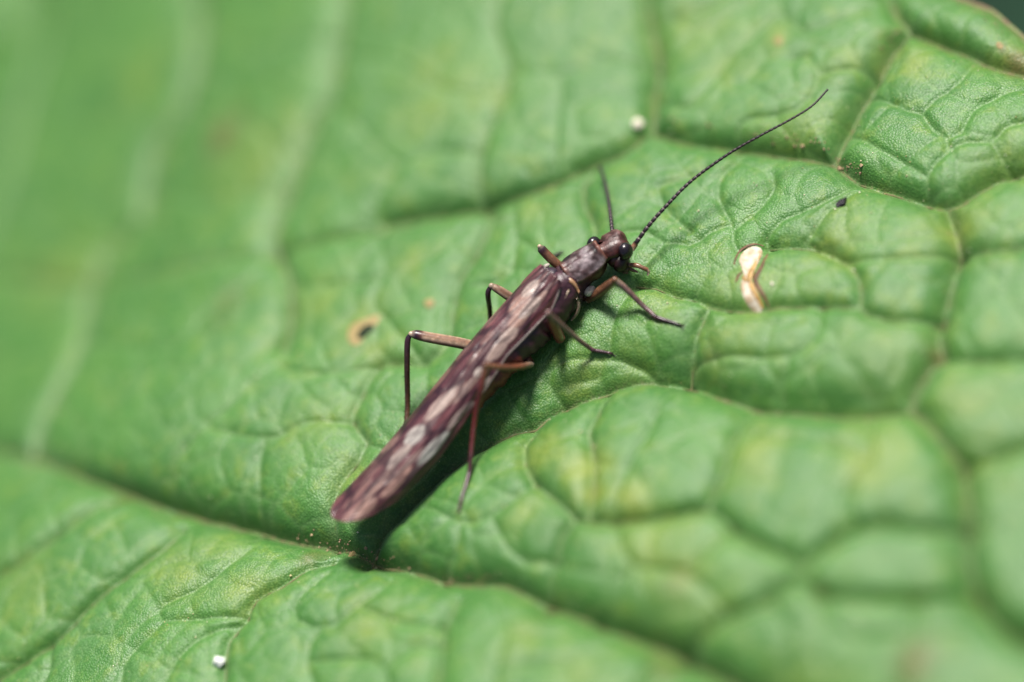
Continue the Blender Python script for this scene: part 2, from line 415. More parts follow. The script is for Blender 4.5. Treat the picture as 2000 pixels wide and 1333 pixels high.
def add_lines(dist, lines, z, cut):
    wob = []
    for ln in lines:
        a = np.array(ln, float)
        p = on_leaf(a[:, 0], a[:, 1], z)[:, :2]
        p = catmull(p, 0.22)
        p = p + 0.05 * np.stack([fbm(p[:, 0] * 1.9, p[:, 1] * 1.9, 2, 31), fbm(p[:, 0] * 1.9, p[:, 1] * 1.9, 2, 57)], -1)
        wob.append(p)
        q = np.stack([(p - A0) @ AT, (p - A0) @ AN], -1)
        for k in range(len(q) - 1):
            u, v = q[k], q[k + 1]
            i0, i1 = np.searchsorted(TV, [min(u[0], v[0]) - cut, max(u[0], v[0]) + cut])
            j0, j1 = np.searchsorted(NV, [min(u[1], v[1]) - cut, max(u[1], v[1]) + cut])
            if i1 <= i0 or j1 <= j0: continue
            dt = TV[i0:i1, None] - u[0]; dn = NV[None, j0:j1] - u[1]
            e = v - u; L2 = e @ e + 1e-12
            s = np.clip((dt * e[0] + dn * e[1]) / L2, 0, 1)
            dd = np.sqrt((dt - s * e[0]) ** 2 + (dn - s * e[1]) ** 2)
            np.minimum(dist[i0:i1, j0:j1], dd, out=dist[i0:i1, j0:j1])
    return wob

P_MID = add_lines(d1, [V_MID], -1.1, 3.2)
add_lines(d0, [V_MID, V_ONE[B_I]], -0.9, 3.2)
P_ONE = add_lines(d1, V_ONE, -0.5, 3.2)
add_lines(dp, [V_ONE[0], V_ONE[1], V_TWO[0]], -0.3, 1.2)
P_TWO = add_lines(d2, V_TWO, -0.25, 1.9)
P_THREE = add_lines(d3, V_THREE, -0.15, 1.0)

# side veins beyond the traced part, so that the leaf goes on outside the photograph
inside = np.clip((np.minimum(np.minimum(TT + 18.5, 20.0 - TT), NN + 8.2)) / 1.5, 0, 1)
inside = inside * inside * (3 - 2 * inside)
gap_big = voronoi_gap(X / 3.6 + 3.1, Y / 3.6 + 1.7, 5) * 3.6
wx = X + 0.30 * fbm(X * 0.9, Y * 0.9, 2, 71); wy = Y + 0.30 * fbm(X * 0.9, Y * 0.9, 2, 83)
gap_small = voronoi_gap(wx / 0.95, wy / 0.95, 9) * 0.95
gap_fine = voronoi_gap(wx / 0.42 + 5, wy / 0.42, 19) * 0.42

def groove(d, depth, w, r=0.05):
    return -depth * np.exp(-(np.sqrt(d * d + r * r) - r) / w)

base = basez(X, Y)
dvar = (1 + 0.35 * fbm(X / 3.0, Y / 3.0, 2, 13)) * (1 - 0.45 * np.clip((Y - 1.5) / 5, 0, 1))
Z = base + (groove(d0, 0.33, 0.70) + groove(d1, 0.18, 0.50) + groove(d1, 0.33, 0.17, 0.03)) * dvar + (groove(d2, 0.07, 0.30) + groove(d2, 0.16, 0.11, 0.03)) * dvar + (groove(d3, 0.030, 0.16) + groove(d3, 0.055, 0.06, 0.02)) * dvar
Z += groove(gap_big, 0.6, 0.6) * (1 - inside) + groove(gap_small, 0.034, 0.085, 0.02) * (1 - 0.4 * np.clip((Y - 1.5) / 5, 0, 1)) + groove(gap_fine, 0.010, 0.05, 0.02)
Z += 0.035 * fbm(X / 1.7, Y / 1.7, 3, 21) + 0.008 * fbm(X * 2.6, Y * 2.6, 2, 44)

def grid_index(x, y):
    x = np.asarray(x, float); y = np.asarray(y, float)
    t = (x - A0[0]) * AT[0] + (y - A0[1]) * AT[1]; n = (x - A0[0]) * AN[0] + (y - A0[1]) * AN[1]
    return np.interp(t, TV, np.arange(len(TV))), np.interp(n, NV, np.arange(len(NV)))

def H(x, y):
    """height of the leaf's surface"""
    ti, ni = grid_index(x, y)
    i = np.minimum(ti.astype(int), len(TV) - 2); j = np.minimum(ni.astype(int), len(NV) - 2)
    a = ti - i; b = ni - j
    return (Z[i, j] * (1 - a) + Z[i + 1, j] * a) * (1 - b) + (Z[i, j + 1] * (1 - a) + Z[i + 1, j + 1] * a) * b

def S(px, py, lift=0.0):
    """the point of the leaf seen at (px, py): march along the line of sight until it meets the surface"""
    r = ray(px, py); r = r / np.linalg.norm(r)
    k0 = (3.0 - CP[2]) / r[2]; k1 = (-4.5 - CP[2]) / r[2]
    ks = np.linspace(k0, k1, 600)
    q = CP + ks[:, None] * r
    below = q[:, 2] < H(q[:, 0], q[:, 1])
    k = int(np.argmax(below)) if below.any() else 300
    p = q[k].copy(); p[2] = H(p[0], p[1]) + lift
    return p

# coloured marks that the leaf itself carries: yellowed patches, brown stains, tan crust along the veins
yel = np.zeros(X.shape); brn = np.zeros(X.shape)
def mark(arr, px, py, r, amt, el=1.0, ang=0.0):
    c = on_leaf(np.array(float(px)), np.array(float(py)), -0.2); r = r * 0.01
    i0, i1 = np.searchsorted(TV, [((c[:2] - A0) @ AT) - 3.2 * r * el, ((c[:2] - A0) @ AT) + 3.2 * r * el])
    j0, j1 = np.searchsorted(NV, [((c[:2] - A0) @ AN) - 3.2 * r * el, ((c[:2] - A0) @ AN) + 3.2 * r * el])
    if i1 <= i0 or j1 <= j0: return
    x = X[i0:i1, j0:j1] - c[0]; y = Y[i0:i1, j0:j1] - c[1]
    ca, sa = math.cos(ang), math.sin(ang)
    u = (x * ca + y * sa) / (r * el); v = (-x * sa + y * ca) / r
    w = 1 + 0.9 * fbm(X[i0:i1, j0:j1] * 2.2, Y[i0:i1, j0:j1] * 2.2, 3, 90)
    g = amt * np.exp(-(u * u + v * v) * w)
    arr[i0:i1, j0:j1] = np.maximum(arr[i0:i1, j0:j1], g)
for m in [(1150, 915, 38, .9), (1060, 890, 40, .6), (1160, 965, 35, .8), (1230, 985, 38, .8), (1475, 882, 45, .6), (1700, 915, 45, .75), (1720, 870, 60, .4), (1270, 1060, 55, .5), (1320, 1130, 60, .35),
          (1890, 785, 45, .5), (1792, 125, 35, .6), (1640, 480, 60, .45), (1745, 110, 40, .4), (1520, 80, 30, .5), (1560, 250, 50, .35), (1870, 440, 55, .5), (1650, 130, 40, .3), (950, 190, 40, .4), (860, 160, 60, .35),
          (840, 230, 50, .35), (1060, 420, 40, .3), (1190, 980, 40, .4), (1030, 1000, 35, .35), (290, 160, 60, .3), (510, 320, 80, .4), (130, 540, 80, .35), (620, 600, 50, .3), (810, 520, 30, .4), (740, 690, 40, .35), (630, 840, 50, .3), (690, 930, 40, .35),
          (485, 1150, 45, .5), (430, 1070, 40, .4), (360, 1120, 50, .45), (720, 1230, 40, .5), (700, 1180, 30, .3), (1020, 1240, 35, .5), (60, 1150, 60, .3), (1370, 60, 60, .35), (1420, 130, 50, .3), (1130, 720, 40, .45), (1220, 700, 40, .3), (1290, 590, 40, .35),
          (1720, 690, 60, .2), (1380, 1180, 60, .2), (1920, 900, 60, .25), (1450, 640, 60, .3), (1290, 80, 40, .2), (1470, 560, 60, .4), (710, 645, 45, .45), (1980, 108, 45, .55), (1950, 320, 50, .3), (1560, 1330, 60, .2), (1130, 1330, 50, .3)]:
    mark(yel, *m, el=1.4, ang=0.9 * m[0] % 3.1)
for m in [(440, 275, 38, .75), (475, 235, 25, .4), (1295, 1310, 22, .5), (1275, 1275, 20, .35), (1788, 1300, 32, .85), (1600, 1150, 16, .3), (1822, 682, 16, .7), (1982, 112, 26, .8), (1955, 88, 10, .7), (225, 965, 16, .5), (590, 1078, 14, .5), (1330, 1135, 24, .35), (1380, 690, 20, .3), (985, 430, 12, .25), (450, 600, 40, .28)]:
    mark(brn, *m, el=1.3, ang=0.7)
crust = np.exp(-(d1 / 0.07) ** 2) * (0.10 + 0.60 * np.clip(0.5 + 1.6 * fbm(X / 1.1, Y / 1.1, 2, 61), 0, 1)) + 0.12 * np.exp(-(d2 / 0.05) ** 2)
pale = np.maximum(0.55 * np.exp(-(dp / 0.13) ** 2), np.maximum(0.30 * np.exp(-(d1 / 0.10) ** 2), 0.45 * np.exp(-(d2 / 0.06) ** 2))) * (0.75 + 0.5 * fbm(X * 1.3, Y * 1.3, 2, 88))  # paler vein tissue; the widest streaks also carry sheen put into the colour
pale = np.maximum(pale, np.maximum(0.36 * np.exp(-(d3 / 0.040) ** 2), np.maximum(0.30 * np.exp(-(gap_small / 0.030) ** 2), 0.14 * np.exp(-(gap_fine / 0.022) ** 2))))
# rim of the leaf
def rim_n(t):
    u = (t + 38) / 68.0
    w = 15.7 * np.clip(1 - np.clip((t - 7.2) / 24.0, 0, 1) ** 1.7, 0, 1) * np.clip(1 - np.clip((-6 - t) / 33.0, 0, 1) ** 2.2, 0, 1) ** 0.5
    return w + 0.10 * np.sin(t * 2.1) + 0.06 * np.sin(t * 5.3 + 1)
e0 = on_leaf(np.array(1945.0), np.array(0.0), -0.55); e1 = on_leaf(np.array(2000.0), np.array(45.0), -0.55)
r0 = ((e0[:2] - A0) @ AT, (e0[:2] - A0) @ AN); r1 = ((e1[:2] - A0) @ AT, (e1[:2] - A0) @ AN)
r0 = (r0[0], r0[1] - 0.25); r1 = (r1[0], r1[1] - 0.25)
sl_ = (r1[1] - r0[1]) / (r1[0] - r0[0])
def rim(t):
    line = r0[1] + sl_ * (t - r0[0])
    near = np.exp(-((t - r0[0]) / 3.0) ** 2)
    far_ = np.where(t > r0[0], np.minimum(line, 40), r0[1] + 0.4 * (1 - np.exp(-(r0[0] - t) / 3.0)) + 0.02 * (r0[0] - t))
    end = np.clip(1 - np.clip((-t - 22) / 22.0, 0, 1) ** 2.2, 0, 1) ** 0.5
    edge = np.where(t > r0[0], line + 0.020 * (t - r0[0]) ** 1.55 * (t > r0[0]), far_) if False else far_
    tip = np.clip(1 - np.clip((t - 16) / 19.0, 0, 1) ** 1.6, 0, 1)
    wide = np.where(t > r0[0] + 3, r0[1] + sl_ * 3 * (1 - np.exp(-(t - r0[0] - 3) / 6.0)) * 1.0 + sl_ * 3, edge)
    return np.minimum(wide, 17.3) * end * tip + (1 - near) * (0.10 * np.sin(t * 2.1) + 0.06 * np.sin(t * 5.3 + 1)) * np.minimum(end, tip)
def rim_low(t):
    end = np.clip(1 - np.clip((-t - 22) / 22.0, 0, 1) ** 2.2, 0, 1) ** 0.5
    tip = np.clip(1 - np.clip((t - 12) / 23.0, 0, 1) ** 1.8, 0, 1)
    return -16.0 * end * tip + 0.12 * np.sin(t * 1.7)
# the blade curls down towards its rim
rd = rim(TT) - NN
Z -= 0.55 * np.exp(-np.clip(rd, 0, None) / 0.45)
brn = np.maximum(brn, 0.75 * np.exp(-np.clip(rd, 0, None) / 0.10))
keep = (NN < rim(TT)) & (NN > rim_low(TT)) & (TT > -43.5) & (TT < 34.5)

leaf = empty('leaf', (0, 0, 0))
tag(leaf, 'large wrinkled green leaf with sunken veins that the insect stands on', 'leaf')
nt, nn_ = X.shape
idx = np.arange(nt * nn_).reshape(nt, nn_)
kq = keep[:-1, :-1] & keep[1:, :-1] & keep[1:, 1:] & keep[:-1, 1:]
Q = np.stack([idx[:-1, :-1], idx[1:, :-1], idx[1:, 1:], idx[:-1, 1:]], -1)[kq]
def compact(Q, arrs):
    used = np.zeros(nt * nn_, bool); used[Q.ravel()] = True
    new = np.cumsum(used) - 1
    return new[Q], [a.ravel()[used] for a in arrs]
Qc, (xv, yv, zv, p_, a_, b_, c_) = compact(Q, [X, Y, Z, np.clip(pale, 0, 1), np.clip(yel, 0, 1), np.clip(brn, 0, 1), np.clip(crust, 0, 1)])
blade = mesh_np('blade', np.stack([xv, yv, zv], -1), Qc, M_leaf, leaf, colors=np.stack([a_, b_, c_, p_], -1), attr='marks')
# underside, a quarter of a millimetre below, on a coarser grid
ks = 7
sub = (slice(0, None, ks), slice(0, None, ks))
Xs, Ys, Zs, Ks = X[sub], Y[sub], Z[sub] - 0.28, keep[sub]
ids = np.arange(Xs.size).reshape(Xs.shape)
kq2 = Ks[:-1, :-1] & Ks[1:, :-1] & Ks[1:, 1:] & Ks[:-1, 1:]
Qs = np.stack([ids[:-1, :-1], ids[:-1, 1:], ids[1:, 1:], ids[1:, :-1]], -1)[kq2]
used = np.zeros(Xs.size, bool); used[Qs.ravel()] = True; new = np.cumsum(used) - 1
mesh_np('underside', np.stack([Xs.ravel()[used], Ys.ravel()[used], Zs.ravel()[used]], -1), new[Qs], M_under, leaf)
# thickened rim all the way round
tt = np.arange(-43.4, 34.4, 0.10)
ring = np.vstack([np.stack([tt, rim(tt)], -1), np.stack([tt[::-1], rim_low(tt[::-1])], -1)])
rp = np.stack([A0[0] + ring[:, 0] * AT[0] + ring[:, 1] * AN[0], A0[1] + ring[:, 0] * AT[1] + ring[:, 1] * AN[1]], -1)
rz = H(rp[:, 0], rp[:, 1]) - 0.11
rr = 0.13 + 0.03 * fbm(rp[:, 0] * 3, rp[:, 1] * 3, 2, 7)
v_, f_, _, _ = loft(np.column_stack([rp, rz]), rr * 0.7, rr, 8)
mesh_np('margin', v_, f_, M_margin, leaf)
# cords of the veins in the bottom of the furrows
def cord(name, p, r):
    keep_ = (np.abs((p - A0) @ AT) < 33)
    p = p[keep_]
    nn2 = (p - A0) @ AN; t2 = (p - A0) @ AT
    p = p[(nn2 < rim(t2) - 0.5)]
    if len(p) < 3: return
    z = H(p[:, 0], p[:, 1])
    rad = r * (0.8 + 0.9 * fbm(p[:, 0] * 5, p[:, 1] * 5, 2, 3))
    v, f, _, _ = loft(np.column_stack([p, z - 0.35 * r]), np.maximum(rad, 0.3 * r), np.maximum(rad, 0.3 * r), 8)
    mesh_np(name, v, f, M_vein, leaf)
cord('midrib', P_MID[0], 0.045)
for p in P_ONE: cord('vein', p, 0.030)
for p in P_TWO: cord('vein', p, 0.018)

# ------------------------------------------------------------------ damaged places of the leaf (parts of the leaf)
def patch(name, outline, mat, lift=0.012, dome=0.0, parent=leaf):
    """thin piece of tissue lying on the blade; outline in photograph pixels"""
    o = np.array(outline, float)
    o = catmull(np.vstack([o, o[:1]]), 4.0)[:-1]
    c = o.mean(0)
    rings = [1.0, 0.86, 0.7, 0.5, 0.25]
    V = []; F = []
    n = len(o)
    for k, s in enumerate(rings):
        for q in o:
            g = c + (q - c) * s
            p = S(g[0], g[1]); p[2] += lift * (0.2 if k == 0 else 1) + dome * (1 - s * s)
            V.append(p)
    p = S(c[0], c[1]); p[2] += lift + dome; V.append(p)
    for k in range(4):
        for i in range(n):
            F.append((k * n + i, k * n + (i + 1) % n, (k + 1) * n + (i + 1) % n, (k + 1) * n + i))
    for i in range(n): F.append((4 * n + i, 4 * n + (i + 1) % n, 5 * n))
    return mesh_np(name, V, F, mat, parent)

def ridge(name, pts, r, mat, parent=leaf, lift=0.0):
    p = np.array([S(x, y) for x, y in catmull(pts, 5.0)])
    if len(p) > 6:
        for _ in range(2): p[1:-1] = 0.25 * p[:-2] + 0.5 * p[1:-1] + 0.25 * p[2:]
    p[:, 2] += lift
    n = len(p); env = np.sin(np.linspace(0.15, math.pi - 0.15, n)) ** 0.5
    rad = r * env * (1 + 0.6 * fbm(p[:, 0] * 6, p[:, 1] * 6, 2, 5))
    v, f, _, _ = loft(p, rad, rad * 0.22, 8)
    return mesh_np(name, v, f, mat, parent)

scar = patch('scar', [(1444, 512), (1448, 498), (1458, 488), (1472, 482), (1486, 486), (1490, 497), (1482, 510), (1474, 522), (1466, 534), (1463, 546), (1470, 558), (1480, 576), (1489, 598), (1487, 610), (1472, 609), (1459, 594), (1450, 574), (1447, 556), (1453, 540), (1450, 528)], M_scar, 0.019, 0.0)
ridge('amber_edge', [(1486, 500), (1476, 518), (1467, 534), (1464, 547), (1470, 562), (1480, 582), (1490, 604)], 0.052, M_amber, leaf, 0.018)
ridge('amber_edge', [(1451, 541), (1458, 549), (1466, 550)], 0.045, M_amber, leaf, 0.018)
ridge('scar_rim', [(1434, 518), (1438, 502), (1448, 488), (1462, 480), (1478, 477), (1492, 482)], 0.028, M_rim, leaf, 0.005)
ridge('scar_rim', [(1500, 497), (1492, 512), (1484, 530), (1475, 541), (1476, 552), (1484, 566), (1493, 580), (1499, 594), (1502, 600)], 0.046, M_rim, leaf, 0.005)
ridge('scar_rim', [(1452, 531), (1443, 538), (1437, 552)], 0.035, M_rim, leaf, 0.005)
# rotted hole with a tan halo left of the hind leg, single tan spots
patch('spot', [(679, 655), (683, 641), (694, 630), (710, 625), (728, 618), (741, 617), (740, 629), (729, 641), (716, 655), (704, 672), (692, 675), (682, 668)], M_spot, 0.012, 0.0)
patch('spot_hole', [(696, 660), (703, 645), (716, 635), (730, 634), (732, 641), (722, 652), (710, 662), (700, 665)], M_hole, 0.03, 0.0)
patch('spot', [(828, 590), (836, 585), (847, 586), (849, 595), (842, 602), (832, 600)], M_spot, 0.015, 0.01)
patch('spot', [(1512, 80), (1518, 72), (1527, 74), (1529, 83), (1522, 89), (1514, 87)], M_spot, 0.015, 0.01)
patch('spot', [(1945, 87), (1952, 82), (1960, 90), (1957, 97), (1949, 95)], M_spot, 0.01, 0.0)

# ------------------------------------------------------------------ the insect
ins = empty('stonefly', P(np.array(985.0), np.array(700.0), 0.0) * np.array([1, 1, 0]))
tag(ins, 'slender dark brown stonefly with folded mottled wings and long antennae standing on the leaf', 'insect')

def pz(t):
    a = np.array(t, float); return P(a[..., 0], a[..., 1], a[..., 2])

DK = np.array([0.034, 0.012, 0.018]); RD = np.array([0.125, 0.022, 0.018]); TAN = np.array([0.21, 0.098, 0.052]); PALE = np.array([0.46, 0.34, 0.24]); BLK = np.array([0.014, 0.007, 0.011])

# body: abdomen, thorax, neck and head in one skin
hf = np.array([0.83, 0.55, -0.10])                     # where the head points
hc = P(np.array(1193.0), np.array(487.0), 0.84)
st = [(735, 950, .74, .05, .05), (760, 926, .74, .15, .14), (800, 885, .74, .25, .23), (850, 832, .74, .32, .30), (905, 774, .74, .38, .36), (960, 715, .74, .44, .40), (1010, 662, .76, .46, .43), (1045, 622, .80, .46, .46),
      (1078, 588, .82, .46, .46), (1102, 562, .82, .42, .42), (1120, 543, .82, .34, .36), (1138, 526, .82, .33, .34), (1158, 511, .82, .31, .32), (1172, 501, .83, .24, .26), (1180, 496, .84, .19, .19)]
path = [P(np.array(float(a[0])), np.array(float(a[1])), a[2]) for a in st]; rw = [a[3] for a in st]; rh = [a[4] for a in st]
for k, w, h in ((-0.04, .24, .19), (0.06, .30, .20), (0.18, .30, .20), (0.29, .22, .18), (0.37, .15, .15), (0.41, .05, .06)):
    path.append(hc + k * hf); rw.append(w); rh.append(h)
arr = catmull(np.column_stack([np.array(path), rw, rh]), 0.045)
seg = np.cumsum(np.r_[0, np.linalg.norm(np.diff(arr[:, :3], axis=0), axis=1)])
ab = seg < seg[-1] * 0.56
rip = np.where(ab, 1 - 0.06 * np.abs(np.sin(seg * 5.2)) ** 6, 1.0)
v, f, t, a = loft(arr[:, :3], arr[:, 3] * rip, arr[:, 4] * rip, 28)
nse = fbm(v[:, 0] * 9, v[:, 1] * 9 + v[:, 2] * 7, 3, 4)
ctr = np.repeat(arr[:, :3], 28, axis=0)
v = v + (v - ctr) * (0.16 * nse)[:, None]
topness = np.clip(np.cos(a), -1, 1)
c = RD[None] * (0.75 + 0.6 * np.clip(nse + .4, 0, 1))[:, None]
c = np.where((t > 0.55)[:, None], DK[None] * (1.1 + 1.2 * np.clip(nse + .2, 0, 1))[:, None], c)
hd = t > 0.845
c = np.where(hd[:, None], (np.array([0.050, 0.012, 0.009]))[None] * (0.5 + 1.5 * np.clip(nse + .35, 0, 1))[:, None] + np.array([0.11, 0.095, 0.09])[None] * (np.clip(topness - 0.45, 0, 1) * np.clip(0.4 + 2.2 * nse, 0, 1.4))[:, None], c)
mesh_np('body', v, f, M_body, ins, colors=c)

# pronotum: a shield over the prothorax
ax = P(np.array(1181.0), np.array(499.0), .86) - P(np.array(1112.0), np.array(545.0), .86); Lp = np.linalg.norm(ax) ; ax /= Lp
sd = np.cross(ax, [0, 0, 1]); sd /= np.linalg.norm(sd); un = np.cross(sd, ax)
o0 = P(np.array(1112.0), np.array(545.0), .84)
V = []; C = []; F = []
nu, nv = 34, 26
for i in range(nu + 1):
    u = i / nu
    wd = 0.37 * (1 - 0.12 * u) * (1 - abs(2 * u - 1) ** 2.6 * 0.30)
    for j in range(nv + 1):
        w = 2 * j / nv - 1
        ang = w * 1.28
        rough = 0.012 * float(fbm(np.array([u * 5.0]), np.array([w * 4.0]), 3, 6)[0])
        r = 1.0 + rough * 1.2 - 0.06 * math.exp(-(w / 0.07) ** 2)
        lip = 0.035 * (math.exp(-((u - 0.03) / 0.05) ** 2) + math.exp(-((u - 0.97) / 0.05) ** 2) + math.exp(-((abs(w) - 0.97) / 0.06) ** 2))
        p = o0 + ax * (u * Lp) + sd * (wd * math.sin(ang)) * r + un * ((0.37 * math.cos(ang) + rough * 1.6 + lip * 0.7) * r)
        V.append(p)
        g = float(fbm(np.array([u * 3.2 + 3]), np.array([w * 2.4]), 3, 16)[0])
        col = np.array([0.090, 0.050, 0.050]) * (1 + 1.5 * g)
        col = col + np.array([0.13, 0.135, 0.145]) * max(0.0, min(1.0, 2.6 * g + 0.15 + 0.4 * math.exp(-((u - 0.75) / 0.2) ** 2)))
        edge = max(math.exp(-((u - 1) / 0.05) ** 2), 0.8 * math.exp(-(u / 0.06) ** 2), 0.6 * math.exp(-((abs(w) - 1) / 0.08) ** 2))
        col = col * (1 - edge) + np.array([0.20, 0.075, 0.050]) * edge
        C.append(np.clip(col, 0.01, 1))
for i in range(nu):
    for j in range(nv):
        k = i * (nv + 1) + j; F.append((k, k + nv + 1, k + nv + 2, k + 1))
pro = mesh_np('pronotum', V, F, M_body, ins, colors=np.array(C))
so_ = pro.modifiers.new('thickness', 'SOLIDIFY'); so_.thickness = 0.03; so_.offset = -1

# lumps of the mesothorax between the wing bases
def lump(name, px, py, z, r, col, mat=M_body, par=ins, axes=None):
    v, f = ellipsoid(P(np.array(float(px)), np.array(float(py)), z), r, axes, 16, 10)
    ns = fbm(v[:, 0] * 12, v[:, 1] * 12 + v[:, 2] * 9, 2, int(px))
    return mesh_np(name, v, f, mat, par, colors=np.clip(np.asarray(col)[None] * (1 + 0.8 * ns)[:, None], 0.004, 1))
AXB = np.array([ax, sd, un])
lump('mesonotum', 1071, 541, 1.16, (.22, .20, .13), (0.030, 0.018, 0.030), axes=AXB)
lump('mesonotum', 1050, 533, 1.10, (.14, .10, .09), (0.06, 0.035, 0.035), axes=AXB)
lump('wing_hinge', 1066, 521, 1.16, (.09, .05, .05), (0.40, 0.36, 0.30), axes=AXB)
lump('wing_hinge', 1088, 540, 1.20, (.05, .05, .05), (0.30, 0.30, 0.33), axes=AXB)
lump('wing_hinge', 1084, 551, 1.16, (.12, .06, .06), (0.26, 0.10, 0.05), axes=AXB)
for q in ([(1096, 541, 1.10), (1110, 546, 1.12), (1122, 556, 1.05), (1130, 570, .90)], ):
    p = catmull(pz(q), 0.03); v, f, t, _ = loft(p, 0.055 * np.sin(np.linspace(.5, 2.7, len(p))), 0.05, 10)
    mesh_np('wing_hinge', v, f, M_leg, ins, colors=np.tile([0.30, 0.17, 0.085], (len(v), 1)))
lump('coxa', 1152, 569, .62, (.13, .09, .10), (0.62, 0.56, 0.46), axes=AXB)
lump('coxa', 1178, 525, .66, (.07, .06, .07), (0.40, 0.30, 0.20), axes=AXB)

# head: eyes, mouthparts, palps
hl = np.cross([0, 0, 1], hf); hl /= np.linalg.norm(hl); hu = np.cross(hf, hl); hu /= np.linalg.norm(hu); hfn = hf / np.linalg.norm(hf)
HA = np.array([hfn, hl, hu])
v, f = ellipsoid(P(np.array(1222.0), np.array(491.0), .90), (.165, .135, .180), HA, 24, 16)
mesh_np('eye', v, f, M_eye, ins)
v, f = ellipsoid(P(np.array(1160.5), np.array(479.0), .90), (.165, .135, .180), HA, 24, 16)
mesh_np('eye', v, f, M_eye, ins)
lump('mouthparts', 1213, 513, .62, (.20, .17, .20), (0.026, 0.009, 0.009), axes=HA)
lump('mouthparts', 1222, 524, .50, (.09, .10, .08), (0.05, 0.02, 0.016), axes=HA)
lump('cheek', 1203, 503, .70, (.21, .17, .20), (0.030, 0.010, 0.009), axes=HA)
def stick(name, pts, radii, cols, mat=M_leg, par=ins, n=12, flat=1.0, step=0.035, stripe=0.0, rough=0.0):
    """tapered limb segment: control points with a radius and a colour each"""
    p = pz(pts) if len(pts[0]) == 3 and not isinstance(pts, np.ndarray) else np.asarray(pts)
    A = np.column_stack([p, radii, np.array(cols)])
    B = catmull(A, step) if len(A) > 2 else A[0] + (A[1] - A[0]) * np.linspace(0, 1, max(4, int(np.linalg.norm(A[1, :3] - A[0, :3]) / step)))[:, None]
    r = np.maximum(B[:, 3], 0.006)
    v, f, t, a = loft(B[:, :3], r, r * flat, n)
    c = np.repeat(B[:, 4:7], n, axis=0)
    if stripe:
        aw = np.abs((a + math.pi) % (2 * math.pi) - math.pi)
        g = stripe * np.exp(-((aw - 1.75) / 0.32) ** 2)[:, None]
        c = c * (1 - g) + DK * 0.9 * g
        h = (stripe * 0.8 * np.exp(-((aw - 0.75) / 0.40) ** 2) * (t < 0.86))[:, None]  # pale highlight painted into the colour along the upper sides
        c = c * (1 - h) + PALE * h
    if rough:
        k = fbm(v[:, 0] * 14, v[:, 1] * 14 + v[:, 2] * 11, 2, 8)
        c = c * (1 + rough * k)[:, None]
    return mesh_np(name, v, f, mat, par, colors=np.clip(c, 0.003, 1))
stick('palp', [(1230, 518, .56), (1244, 519, .56), (1254, 523, .52), (1263, 527, .47), (1267, 531, .42), (1265, 538, .36)], [.045, .050, .042, .045, .035, .018], [TAN * .8, TAN, TAN * .7, TAN, PALE, PALE])
stick('palp', [(1226, 522, .50), (1236, 528, .46), (1246, 532, .40)], [.035, .035, .015], [TAN * .6, TAN * .7, TAN])
stick('palp', [(1214, 527, .46), (1219, 533, .38), (1226, 534, .32)], [.03, .03, .012], [DK * 2, DK * 2, TAN])

# antennae: rows of joints
def antenna(pts, n, r0, r1, seedcol=1.0):
    p = pz(pts); B = catmull(p, 0.02)
    s = np.cumsum(np.r_[0, np.linalg.norm(np.diff(B, axis=0), axis=1)]); s /= s[-1]
    # joint length grows towards the tip
    g = np.linspace(0, 1, n + 1) ** 0.9
    V = []; 
    ts = []; rs = []; cs = []
    for k in range(n):
        a0, a1 = g[k], g[k + 1]; rb = r0 + (r1 - r0) * (a0 ** 0.7)
        for q, m, pale in ((0.0, .80, 1), (0.06, .84, 1), (0.10, .94, 0), (0.5, 1.06, 0), (0.86, 1.10, 0), (0.96, .95, 0.4)):
            ts.append(a0 + (a1 - a0) * q); rs.append(rb * m)
            cs.append(BLK * 1.5 * (1 - pale) + np.array([0.26, 0.21, 0.19]) * pale * (1.0 if a0 < 0.4 else 0.3))
    ts = np.array(ts)
    C = np.stack([np.interp(ts, s, B[:, k]) for k in range(3)], -1)
    v, f, _, _ = loft(C, np.array(rs), np.array(rs), 10)
    mesh_np('antenna', v, f, M_ant, ins, colors=np.repeat(np.array(cs), 10, axis=0))
antenna([(1240, 479, .86), (1250, 464, .92), (1268, 440, .98), (1300, 404, 1.02), (1350, 354, 1.04), (1420, 303, 1.05), (1480, 268, 1.04), (1540, 236, 1.00), (1585, 208, .96), (1617, 175, .90)], 46, .043, .018)
antenna([(1197, 468, .92), (1194, 435, .85), (1189, 395, .75), (1182, 358, .62), (1172, 325, .50)], 24, .040, .030)
stick('scape', [(1234, 488, .82), (1240, 479, .86), (1243, 473, .89)], [.055, .058, .045], [PALE * .8, TAN, BLK * 2])
stick('scape', [(1196, 474, .90), (1197, 468, .92), (1197, 463, .92)], [.055, .055, .045], [DK * 2, DK * 2, BLK * 2])

